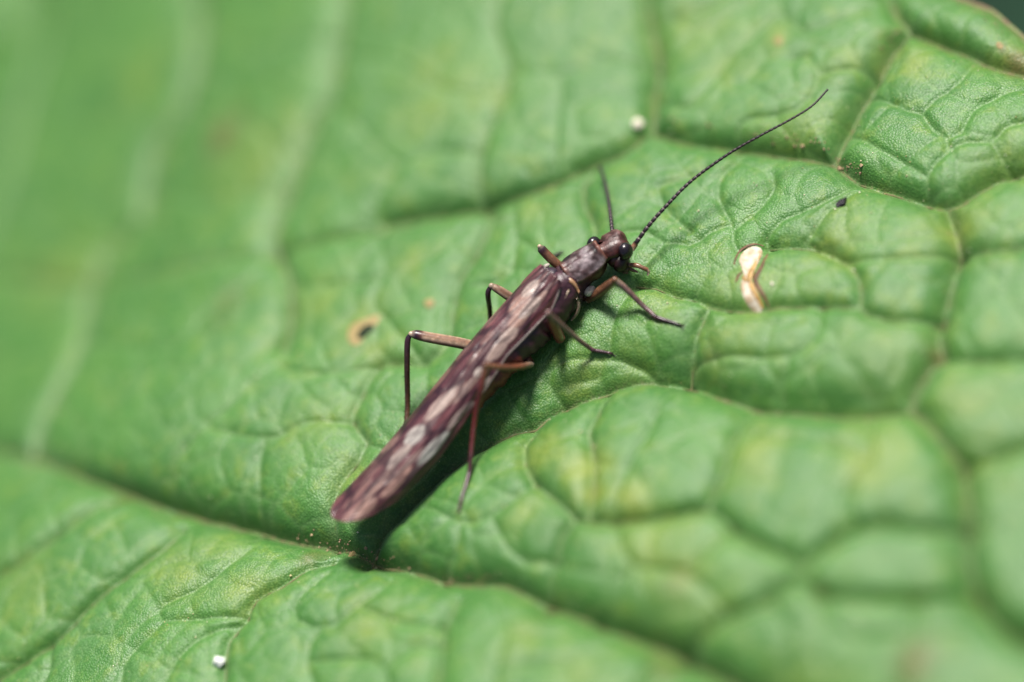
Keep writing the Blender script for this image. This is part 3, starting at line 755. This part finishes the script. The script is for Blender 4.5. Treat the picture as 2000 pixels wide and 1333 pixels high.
# wings: two forewings rolled over the abdomen, the right one on top
WA = P(np.array(1096.0), np.array(560.0), .90); WB = P(np.array(650.0), np.array(1012.0), .88)
wd_ = (WB - WA); WL = np.linalg.norm(wd_); wd_ /= WL
ws = np.cross([0, 0, 1], wd_); ws /= np.linalg.norm(ws)         # towards the camera: the insect's right
if ws[1] > 0: ws = -ws
wu = np.cross(wd_, ws); wu = wu if wu[2] > 0 else -wu
WIN = [  # windows: px, py, half length, half width (px), strength, warm 0..1
 (1033, 571, 19, 9, .9, .5), (1050, 588, 16, 7, .6, .8), (1014, 597, 24, 12, .75, .9), (1030, 608, 26, 10, .85, .5), (1012, 626, 24, 11, .8, .9), (990, 660, 19, 11, .9, .6), (968, 690, 22, 10, .85, .6), (950, 665, 15, 6, .35, .8), (933, 731, 9, 7, .9, .3),
 (946, 750, 12, 6, .5, .2), (908, 762, 32, 6, .7, .6), (925, 700, 18, 5, .3, .8), (860, 788, 38, 9, .85, .5), (912, 798, 14, 6, .6, .2), (893, 815, 27, 6, .7, .4), (884, 775, 30, 5, .5, .8), (809, 846, 20, 12, .95, .1), (845, 873, 34, 10, 1.0, 0), (779, 885, 28, 8, .8, .4), (792, 905, 40, 6, .6, .5),
 (757, 918, 30, 5, .45, .7), (775, 937, 34, 9, .75, .9), (730, 950, 26, 6, .5, .9), (716, 986, 24, 11, .75, .9), (690, 990, 26, 6, .4, .9), (740, 905, 40, 5, .3, .8), (760, 870, 34, 5, .35, .8), (700, 955, 32, 5, .3, .9), (870, 735, 30, 5, .25, .9), (905, 690, 26, 5, .25, .9), (960, 625, 26, 5, .3, .8)]
DARK = [(830, 795, 30, 12, .9), (827, 838, 26, 7, 1), (836, 860, 18, 7, 1), (800, 866, 26, 5, .9), (857, 851, 22, 5, .9), (940, 640, 60, 6, .3), (895, 715, 30, 7, .35), (985, 610, 20, 8, .5), (1027, 668, 62, 7, .95), (1060, 628, 40, 6, .9), (930, 775, 60, 5, .7), (880, 745, 30, 6, .7), (850, 740, 30, 6, .6), (770, 960, 60, 5, .6), (745, 925, 70, 5, .6), (935, 712, 26, 8, .7), (800, 930, 50, 4, .5), (975, 585, 20, 8, .5), (1000, 580, 16, 6, .5), (965, 650, 14, 6, .5), (1045, 606, 12, 6, .4)]
AXD = np.array([-0.699, 0.715]); PXD = np.array([0.715, 0.699])
ORI = np.array([1096.0, 560.0])
CROSS = [(0.12, -.3, .2), (.20, .0, .4), (.33, -.1, .3), (.40, .2, .5), (.47, -.4, .0), (.57, .0, .5), (.74, .1, .6)]
def wing_cells(x, y, seed):
    """polygonal cells: distance to the wall, centre of the cell"""
    ix = np.floor(x).astype(np.int64); iy = np.floor(y).astype(np.int64)
    f1 = np.full(x.shape, 9.0); f2 = f1.copy(); cx_ = np.zeros(x.shape); cy_ = np.zeros(x.shape)
    for dx in (-1, 0, 1):
        for dy in (-1, 0, 1):
            jx = ix + dx; jy = iy + dy
            px_ = jx + 0.08 + 0.84 * _hash(jx, jy, seed); py_ = jy + 0.08 + 0.84 * _hash(jx, jy, seed + 7)
            d = np.sqrt((px_ - x) ** 2 + (py_ - y) ** 2); n = d < f1
            f2 = np.where(n, f1, np.minimum(f2, d)); cx_ = np.where(n, px_, cx_); cy_ = np.where(n, py_, cy_); f1 = np.minimum(f1, d)
    return (f2 - f1) * 0.5, cx_, cy_
def windows(sm, vm, soft):
    best = np.zeros(len(sm)); warm_ = np.zeros(len(sm)); dk = np.zeros(len(sm))
    for (x, y, hl_, hw, amt, warm) in WIN:
        q_ = np.array([x, y]) - ORI; s0 = (q_ @ AXD) / 100; v0 = (q_ @ PXD) / 100
        e = ((sm - s0) / (hl_ / 90)) ** 2 + ((vm - v0) / (hw / 105)) ** 2
        g = amt * np.clip((1.25 - np.sqrt(e)) / soft, 0, 1)
        dk = np.maximum(dk, 0.55 * amt * np.exp(-((np.sqrt(e) - 1.42) / 0.20) ** 2))
        warm_ = np.where(g > best, warm, warm_); best = np.maximum(best, g)
    for (x, y, hl_, hw, amt) in DARK:
        q_ = np.array([x, y]) - ORI; s0 = (q_ @ AXD) / 100; v0 = (q_ @ PXD) / 100
        e = ((sm - s0) / (hl_ / 100)) ** 2 + ((vm - v0) / (hw / 100)) ** 2
        dk = np.maximum(dk, amt * np.exp(-e * 0.9))
    return best, warm_, dk * (1 - 0.8 * np.clip(best / 0.6, 0, 1))
def wing_colour(sm, vm, q):
    """membrane print: dark veins round long pale and dusky cells; sm: mm from the base, vm: mm across, q: -1..1 across the wing"""
    a1_ = sm + 0.05 * fbm(sm * 2.0, vm * 4, 2, 3); b1_ = vm + 0.035 * fbm(sm * 1.8, vm * 4, 2, 9) - 0.02 * sm
    wall, ccx, ccy = wing_cells(a1_ * 1.05, b1_ * 7.6, 41)
    cs_ = ccx / 1.05; cv_ = ccy / 7.6 + 0.02 * cs_
    wc, warmc, _ = windows(cs_, cv_, 0.9)
    wp, warmp, dk = windows(sm + 0.03 * fbm(sm * 3, vm * 6, 2, 5), vm + 0.03 * fbm(sm * 3, vm * 6, 2, 6), 0.30)
    w = np.clip(0.95 * wp + 0.28 * wc, 0, 1); warm = np.where(wp > 0, warmp, warmc)
    rnd = _hash(np.floor(ccx * 64).astype(np.int64), np.floor(ccy * 64).astype(np.int64), 5)
    base = np.array([0.088, 0.030, 0.033])[None] * (0.75 + 0.9 * rnd)[:, None] * (1 + 0.4 * fbm(sm * 3, vm * 9, 3, 23))[:, None]
    pale = (1 - warm)[:, None] * np.array([0.42, 0.40, 0.36]) + warm[:, None] * np.array([0.38, 0.215, 0.165])
    c = base * (1 - w[:, None]) + pale * w[:, None]
    vein = 0.85 * np.clip((0.135 - wall) / 0.07, 0, 1) * (1 - 0.45 * np.clip(wp, 0, 1))
    ln = np.zeros(len(sm))
    for k, vv in enumerate((-.85, -.64, -.43, -.22, -.02, .19, .40, .60, .80)):
        off = vv + 0.05 * np.sin(sm * 1.3 + k * 1.7)
        ln = np.maximum(ln, 0.60 * np.exp(-((q - off) / 0.017) ** 2))
    d = np.maximum(np.maximum(vein, ln), dk)[:, None]
    c = c * (1 - d) + np.array([0.022, 0.006, 0.011]) * d
    return np.clip(c, 0.004, 1)
WOFF = 0.0
def wing(a0f, a1f, rs, tip, order, dz):
    nt_, na = 420, 130
    V = np.zeros((nt_ + 1, na + 1, 3)); SM = np.zeros((nt_ + 1, na + 1)); VM = SM.copy(); QQ = SM.copy()
    for i in range(nt_ + 1):
        t = 1 - (1 - i / nt_) ** 1.35
        t *= tip
        KT = [0, .1, .28, .47, .65, .81, 1]
        r = np.interp(t, KT, [.46, .46, .48, .50, .52, .49, .42]) * rs
        cs = np.interp(t, KT, [-.12, -.10, -.02, .10, .21, .25, .17])      # the folded wings lean over to the right towards the tips
        fl = np.interp(t, [0, .35, .6, .85, 1], [1, .97, .82, .68, .55])
        a0 = math.radians(np.interp(t, [0, .3, .7, 1], a0f)); a1 = math.radians(np.interp(t, KT, a1f))
        tt_ = t / tip
        shrink = math.sqrt(max(0.0, 1 - max(0.0, (tt_ - 0.84) / 0.16) ** 2.4)) * (0.55 + 0.45 * min(1, tt_ / 0.08))
        mid = 0.5 * (a0 + a1); half = 0.5 * (a1 - a0) * shrink
        for j in range(na + 1):
            q = 2 * j / na - 1; a = mid + half * q
            crease = 0.005 * math.cos(q * 26) + 0.016 * float(vnoise(np.array([t * 30.0]), np.array([q * 5.0]), 5 + order)[0])
            rr_ = r + crease
            V[i, j] = WA + wd_ * (t * WL) + ws * (rr_ * math.sin(a) + 0.766 * cs) + wu * (rr_ * fl * math.cos(a) + dz - 0.643 * cs)
            SM[i, j] = t * WL; QQ[i, j] = q
            VM[i, j] = cs + r * math.sin(a - math.radians(40))
    V = V.reshape(-1, 3)
    F = []
    for i in range(nt_):
        for j in range(na):
            k = i * (na + 1) + j; F.append((k, k + 1, k + na + 2, k + na + 1))
    C = wing_colour(SM.ravel(), VM.ravel(), QQ.ravel())
    rimv = np.clip((np.abs(QQ.ravel()) - 0.955) / 0.03, 0, 1)[:, None]
    C = C * (1 - rimv) + np.array([0.10, 0.030, 0.030]) * rimv
    return V, F, C, nt_, na
for (a0f, a1f, rs, tip, order, dz) in (((-95, -100, -105, -75), (10, 15, 25, 30, 40, 40, 10), 0.93, 0.975, 0, 0.0), ((-62, -62, -66, -66), (84, 77, 66, 82, 96, 100, 66), 1.0, 1.0, 1, 0.02)):
    V, F, C, nt_, na = wing(a0f, a1f, rs, tip, order, dz)
    w = mesh_np('wing', V, np.array(F), M_wing, ins, colors=C)
    md = w.modifiers.new('thickness', 'SOLIDIFY'); md.thickness = 0.012; md.offset = -1
    G = V.reshape(nt_ + 1, na + 1, 3)
    # raised longitudinal veins and the thick front edge
    for k, vv in enumerate((-.55, -.05, .45)):
        jj = int((vv + 1) / 2 * na); line = G[10:int(nt_ * 0.93):5, jj]
        off = (line - (WA + ((line - WA) @ wd_)[:, None] * wd_)); off /= np.linalg.norm(off, axis=1)[:, None]
        v, f, _, _ = loft(line + off * 0.002, 0.011, 0.011, 6)
        mesh_np('wing_vein', v, f, M_wing, w, colors=np.tile([0.040, 0.015, 0.022], (len(v), 1)))
    line = G[6:int(nt_ * 0.98):5, na]
    v, f, _, _ = loft(line, np.linspace(0.030, 0.012, len(line)), np.linspace(0.030, 0.012, len(line)), 8)
    tq = np.repeat(np.linspace(0, 1, len(line)), 8)[:, None]
    edge = np.array([0.20, 0.16, 0.145]) * (tq < 0.36) + np.array([0.09, 0.03, 0.03]) * (tq >= 0.36)
    mesh_np('wing_edge', v, f, M_wing, w, colors=edge)
# hind wing and rib at the right wing base, dark side plate of the thorax
stick('wing_rib', [(1112, 566, 1.06), (1102, 583, 1.04), (1090, 598, 1.02), (1080, 609, .98)], [.022, .028, .028, .02], [PALE * .7] * 4)
lump('side_plate', 1112, 594, .70, (.30, .13, .24), (0.030, 0.010, 0.020), axes=AXB)
stick('side_rib', [(1127, 583, .86), (1131, 598, .72), (1126, 614, .58), (1116, 626, .46)], [.02, .03, .03, .02], [PALE * .55] * 4)

# legs
def foot(px, py, up=0.03):
    return S(px, py, up)
def leg(coxa, coxa_r, fem, fem_r, fem_c, tib, tib_r, tib_c, tar, tar_r, tar_c, stripe=0.0):
    q = np.linspace(0, 1, 6)[:, None]; a_, b_ = tar[0], tar[-1]           # the foot follows the leaf's surface
    w = a_ + (b_ - a_) * q; w[1:, 2] = np.maximum(w[1:, 2], H(w[1:, 0], w[1:, 1]) + 0.03)
    tar_r = np.interp(q[:, 0], [0, .5, 1], tar_r); tar_c = [np.array(tar_c[0]) + (np.array(tar_c[-1]) - np.array(tar_c[0])) * k for k in q[:, 0]]; tar = w
    cx = stick('leg', coxa, coxa_r, [RD * 1.2, TAN * .5], par=ins)
    fm = stick('femur', fem, fem_r, fem_c, par=cx, n=20, flat=0.9, rough=0.6, stripe=stripe)
    tb = stick('tibia', tib, tib_r, tib_c, par=cx, n=10, rough=0.8)
    ts_ = stick('tarsus', tar, tar_r, tar_c, par=cx, n=10, rough=0.6)
    kn = np.asarray(pz([fem[-1]])[0]) if not isinstance(fem, np.ndarray) else fem[-1]
    v, f = ellipsoid(kn, (fem_r[-1] * 1.0,) * 3, None, 12, 8)
    mesh_np('knee', v, f, M_leg, cx, colors=np.tile(fem_c[-1] * 1.0, (len(v), 1)))
    bp = np.asarray(tib); BV = []; BF = []
    cb = catmull(bp, 0.05)
    for k in range(2, len(cb) - 1):
        dr_ = cb[k] - cb[k - 1]; dr_ /= np.linalg.norm(dr_) + 1e-9
        for _ in range(3):
            nrm = rng.normal(size=3); nrm -= dr_ * (nrm @ dr_); nrm /= np.linalg.norm(nrm)
            rb = float(np.interp(k / len(cb), np.linspace(0, 1, len(tib_r)), tib_r)) * 0.9
            e0_ = cb[k] + nrm * rb; e1_ = e0_ + (nrm * 0.7 + dr_ * 0.8) * rng.uniform(0.035, 0.075)
            sd_ = np.cross(dr_, nrm) * 0.005
            m = len(BV); BV += [e0_ + sd_, e0_ - sd_, e0_ + dr_ * 0.008, e1_]; BF += [(m, m + 1, m + 3), (m + 1, m + 2, m + 3), (m + 2, m, m + 3)]
    tag(mesh_np('bristles', np.array(BV), BF, M_leg, cx, colors=np.tile(DK, (len(BV), 1))), kind='stuff')
    # two claws at the end
    e = ts_.data.vertices[-1].co.copy()
    p = np.asarray(tar if isinstance(tar, np.ndarray) else pz(tar)); dr = p[-1] - p[-2]; dr /= np.linalg.norm(dr) + 1e-9
    sdv = np.cross(dr, [0, 0, 1])
    for s in (-1, 1):
        q = np.array([p[-1], p[-1] + dr * 0.05 + sdv * 0.03 * s, p[-1] + dr * 0.08 + sdv * 0.035 * s - np.array([0, 0, 0.02])])
        stick('claw', q, [.012, .009, .004], [BLK * 2] * 3, par=cx, n=6)
    return cx
KD = BLK * 2.2
def mix3(*pts): return np.array(pts, float)
def pt(x, y, z): return P(np.array(float(x)), np.array(float(y)), z)

# right fore leg (towards the camera, ahead)
f1 = foot(1284, 624, .06); f2 = foot(1330, 637, .03)
leg([(1132, 566, .55), (1148, 585, .42)], [.10, .09], mix3(pt(1148, 585, .42), pt(1172, 570, .62), pt(1190, 556, .84), pt(1201, 547, .96)), [.085, .108, .092, .065], [TAN * .5, TAN * .8, TAN * .75, TAN * .8],
    mix3(pt(1201, 547, .96), pt(1222, 564, .76), pt(1250, 592, .45), f1), [.062, .058, .050, .042], [PALE * .55, np.array([0.17, 0.095, 0.085]), np.array([0.17, 0.095, 0.085]) * .8, DK * 1.9],
    mix3(f1, 0.5 * (f1 + f2) + [0, 0, .02], f2), [.045, .038, .026], [DK * 1.4, DK, BLK * 1.6])
# right middle leg
f1 = foot(1160, 688, .06); f2 = foot(1196, 693, .03)
leg([(1078, 630, .55), (1094, 662, .45)], [.11, .10], mix3(pt(1094, 662, .45), pt(1088, 650, .80), pt(1078, 628, 1.25), pt(1071, 612, 1.55)), [.10, .10, .085, .065], [RD * 1.3, RD * 1.6, RD * 1.6, np.array([0.17, 0.095, 0.085])],
    mix3(pt(1071, 612, 1.55), pt(1095, 634, 1.2), pt(1130, 664, .62), f1), [.060, .056, .050, .040], [np.array([0.17, 0.095, 0.085]), np.array([0.17, 0.095, 0.085]), np.array([0.17, 0.095, 0.085]) * .9, DK * 2.4],
    mix3(f1, 0.5 * (f1 + f2) + [0, 0, .02], f2), [.040, .036, .026], [DK * 1.6, DK * 1.4, DK * 1.4])
# right hind leg
f1 = foot(921, 928, .10); f2 = foot(898, 998, .03)
leg([(1015, 680, .60), (1036, 712, .50)], [.11, .09], mix3(pt(1036, 712, .50), pt(1015, 717, .85), pt(985, 718, 1.2), pt(949, 714, 1.55)), [.075, .075, .066, .055], [PALE * .5, TAN * .5 + RD * .3, TAN * .45 + RD * .3, TAN * .8],
    mix3(pt(949, 714, 1.55), pt(940, 760, 1.25), pt(926, 830, .75), f1), [.060, .056, .052, .042], [TAN * .7, RD * 1.1, RD * .9, DK * 1.6],
    mix3(f1, 0.5 * (f1 + f2) + [0, 0, .02], f2), [.045, .040, .030], [DK * 2.2, DK * 2, DK * 1.6])
# left hind leg
f1 = foot(797, 850, .08); f2 = foot(830, 862, .03)
leg([(985, 690, .60), (975, 690, .60)], [.10, .09], mix3(pt(975, 690, .60), pt(905, 672, 1.02), pt(840, 660, 1.36), pt(812, 654, 1.50), pt(803, 653, 1.53)), [.10, .112, .108, .095, .055], [TAN * .7, TAN * .8, TAN * 1.0, KD, PALE],
    mix3(pt(801, 655, 1.52), pt(796, 668, 1.45), pt(795, 720, 1.05), pt(796, 790, .5), f1), [.045, .060, .058, .055, .050], [KD, DK * 1.3, TAN * .30, TAN * .36, TAN * .35],
    mix3(f1, 0.5 * (f1 + f2) + [0, 0, .02], f2), [.040, .036, .028], [DK * 1.6, DK * 1.4, DK], stripe=0.9)
# left middle leg
f1 = foot(962, 668, .08); f2 = foot(985, 690, .03)
leg([(1058, 612, .65), (1048, 610, .65)], [.10, .09], mix3(pt(1048, 610, .65), pt(1005, 586, .98), pt(975, 567, 1.2), pt(960, 559, 1.3)), [.09, .095, .085, .060], [TAN * .6, TAN * .6, TAN * .7, PALE * .7],
    mix3(pt(957, 562, 1.29), pt(953, 575, 1.2), pt(957, 610, .75), f1), [.045, .055, .050, .045], [KD, DK * 1.5, TAN * .35, TAN * .35],
    mix3(f1, 0.5 * (f1 + f2) + [0, 0, .02], f2), [.040, .036, .028], [DK * 1.6, DK * 1.4, DK], stripe=0.6)
# left fore leg, folded
f1 = foot(1084, 506, .08); f2 = foot(1096, 497, .05)
leg([(1122, 545, .65), (1114, 540, .68)], [.09, .085], mix3(pt(1114, 540, .68), pt(1088, 517, 1.0), pt(1066, 496, 1.25), pt(1057, 486, 1.36), pt(1054, 482, 1.40)), [.085, .095, .090, .085, .045], [TAN * .6, TAN * .75, TAN * .65, KD, PALE],
    mix3(pt(1055, 484, 1.36), pt(1062, 489, 1.15), pt(1074, 499, .6), f1), [.045, .050, .045, .040], [KD, DK * 1.2, DK, DK],
    mix3(f1, 0.5 * (f1 + f2) + [0, 0, .03], f2), [.036, .034, .024], [DK, DK * .8, BLK * 2])

# ------------------------------------------------------------------ loose things on the leaf
def crystal(name, px, py, r, mat, label, cat, seed, flat=0.7, par=None, axes=None):
    R = random.Random(seed)
    p = S(px, py); ph = np.array([R.random() * 6 for _ in range(3)])
    import bmesh
    bm = bmesh.new()                                  # an angular shard: hull of random points
    g_ = np.random.default_rng(seed)
    q_ = g_.normal(size=(16, 3)); q_ /= np.linalg.norm(q_, axis=1)[:, None]; q_ *= g_.uniform(0.72, 1.15, (16, 1)) * np.asarray(r)
    if axes is not None: q_ = q_ @ np.asarray(axes)
    for c_ in q_: bm.verts.new(c_)
    h_ = bmesh.ops.convex_hull(bm, input=bm.verts)
    for e_ in [x_ for x_ in h_['geom_interior'] if isinstance(x_, bmesh.types.BMVert)]: bm.verts.remove(e_)
    bm.verts.ensure_lookup_table(); bm.verts.index_update()
    v = np.array([tuple(x_.co) for x_ in bm.verts]); f = [tuple(y_.index for y_ in x_.verts) for x_ in bm.faces]
    bm.free()
    v = v - [0, 0, v[:, 2].min() + 0.02]
    o = mesh_np(name, v, f, mat, None, smooth=False)
    o.location = tuple(map(float, p))
    tag(o, label, cat)
    return o
crystal('white_grain', 433, 1297, (.13, .12, .13), M_white, 'bright white crumb on the leaf section below the midrib, near the lower left', 'crumb', 3)
crystal('white_grain', 1250, 246, (.13, .12, .12), M_cream, 'blurred cream crumb beside the vein fork above the short antenna', 'crumb', 5)
a_ = math.radians(0); dvec = np.array([1.0, 0.05, 0]); AXS = np.array([dvec, [-0.05, 1, 0], [0, 0, 1]])
crystal('dark_speck', 1645, 399, (.19, .09, .08), M_black, 'small black elongated speck on a cell right of the long antenna', 'speck', 8, axes=AXS)
crystal('pale_grain', 1508, 556, (.038, .038, .036), M_cream, 'tiny pale grain right of the white and amber scar', 'crumb', 12)
crystal('tan_crumb', 690, 1086, (.10, .06, .06), M_spot, 'tan crumb lying in the midrib furrow below the wing tips', 'crumb', 15)

# fine dust: grains scattered over the leaf, more of them on and beside the veins
tet = np.array([[1, 1, 1], [-1, -1, 1], [-1, 1, -1], [1, -1, -1]], float) / 1.7
octv = np.array([[1, 0, 0], [-1, 0, 0], [0, 1, 0], [0, -1, 0], [0, 0, 1], [0, 0, -1]], float)
octf = np.array([[0, 2, 4], [2, 1, 4], [1, 3, 4], [3, 0, 4], [2, 0, 5], [1, 2, 5], [3, 1, 5], [0, 3, 5]])
def scatter(name, xy, size, mat, lift=0.4, spread_=0.4):
    n = len(xy)
    z = H(xy[:, 0], xy[:, 1])
    sc = size * np.exp(rng.normal(0, spread_, n))
    rot = rng.normal(size=(n, 3, 3)); q_, _ = np.linalg.qr(rot)
    V = np.einsum('nij,kj->nki', q_, octv) * (sc[:, None] * rng.uniform(0.75, 1.1, (n, 6)))[:, :, None]
    V += np.column_stack([xy, z + sc * lift])[:, None, :]
    Fc = (octf[None] + (np.arange(n) * 6)[:, None, None]).reshape(-1, 3)
    return tag(mesh_np(name, V.reshape(-1, 3), Fc, mat, smooth=False), kind='stuff')
pt_ = rng.uniform(-17, 18, 5200); pn_ = rng.uniform(-7, 15, 5200)
xy = np.stack([A0[0] + pt_ * AT[0] + pn_ * AN[0], A0[1] + pt_ * AT[1] + pn_ * AN[1]], -1)
ok = fbm(xy[:, 0] / 2.5, xy[:, 1] / 2.5, 2, 77) > -0.12
scatter('pollen_dust', xy[ok], 0.0115, M_dust)
def along(lines, sel, n, sig):
    out = []
    for ln in lines:
        p = catmull(P(np.array(ln, float)[:, 0], np.array(ln, float)[:, 1], -0.8)[:, :2], 0.05)
        out.append(p)
    p = np.vstack(out)
    k = rng.integers(0, len(p), n)
    return p[k] + rng.normal(0, sig, (n, 2))
cr = np.vstack([along([[(1560, 312), (1600, 316), (1632, 322), (1660, 347), (1700, 367)]], None, 60, 0.045), along([[(600, 1078), (690, 1092), (760, 1120), (820, 1136)]], None, 70, 0.05), along([[(1770, 70), (1750, 100), (1728, 135)]], None, 25, .05),
                along([[(1300, 275), (1430, 295), (1560, 310)]], None, 40, .05), along([[(900, 1165), (1000, 1168)]], None, 20, .05), along([[(1880, 5), (1925, 50), (1965, 78)]], None, 30, .05)])
scatter('vein_crumbs', cr, 0.015, M_crumb, spread_=0.6)
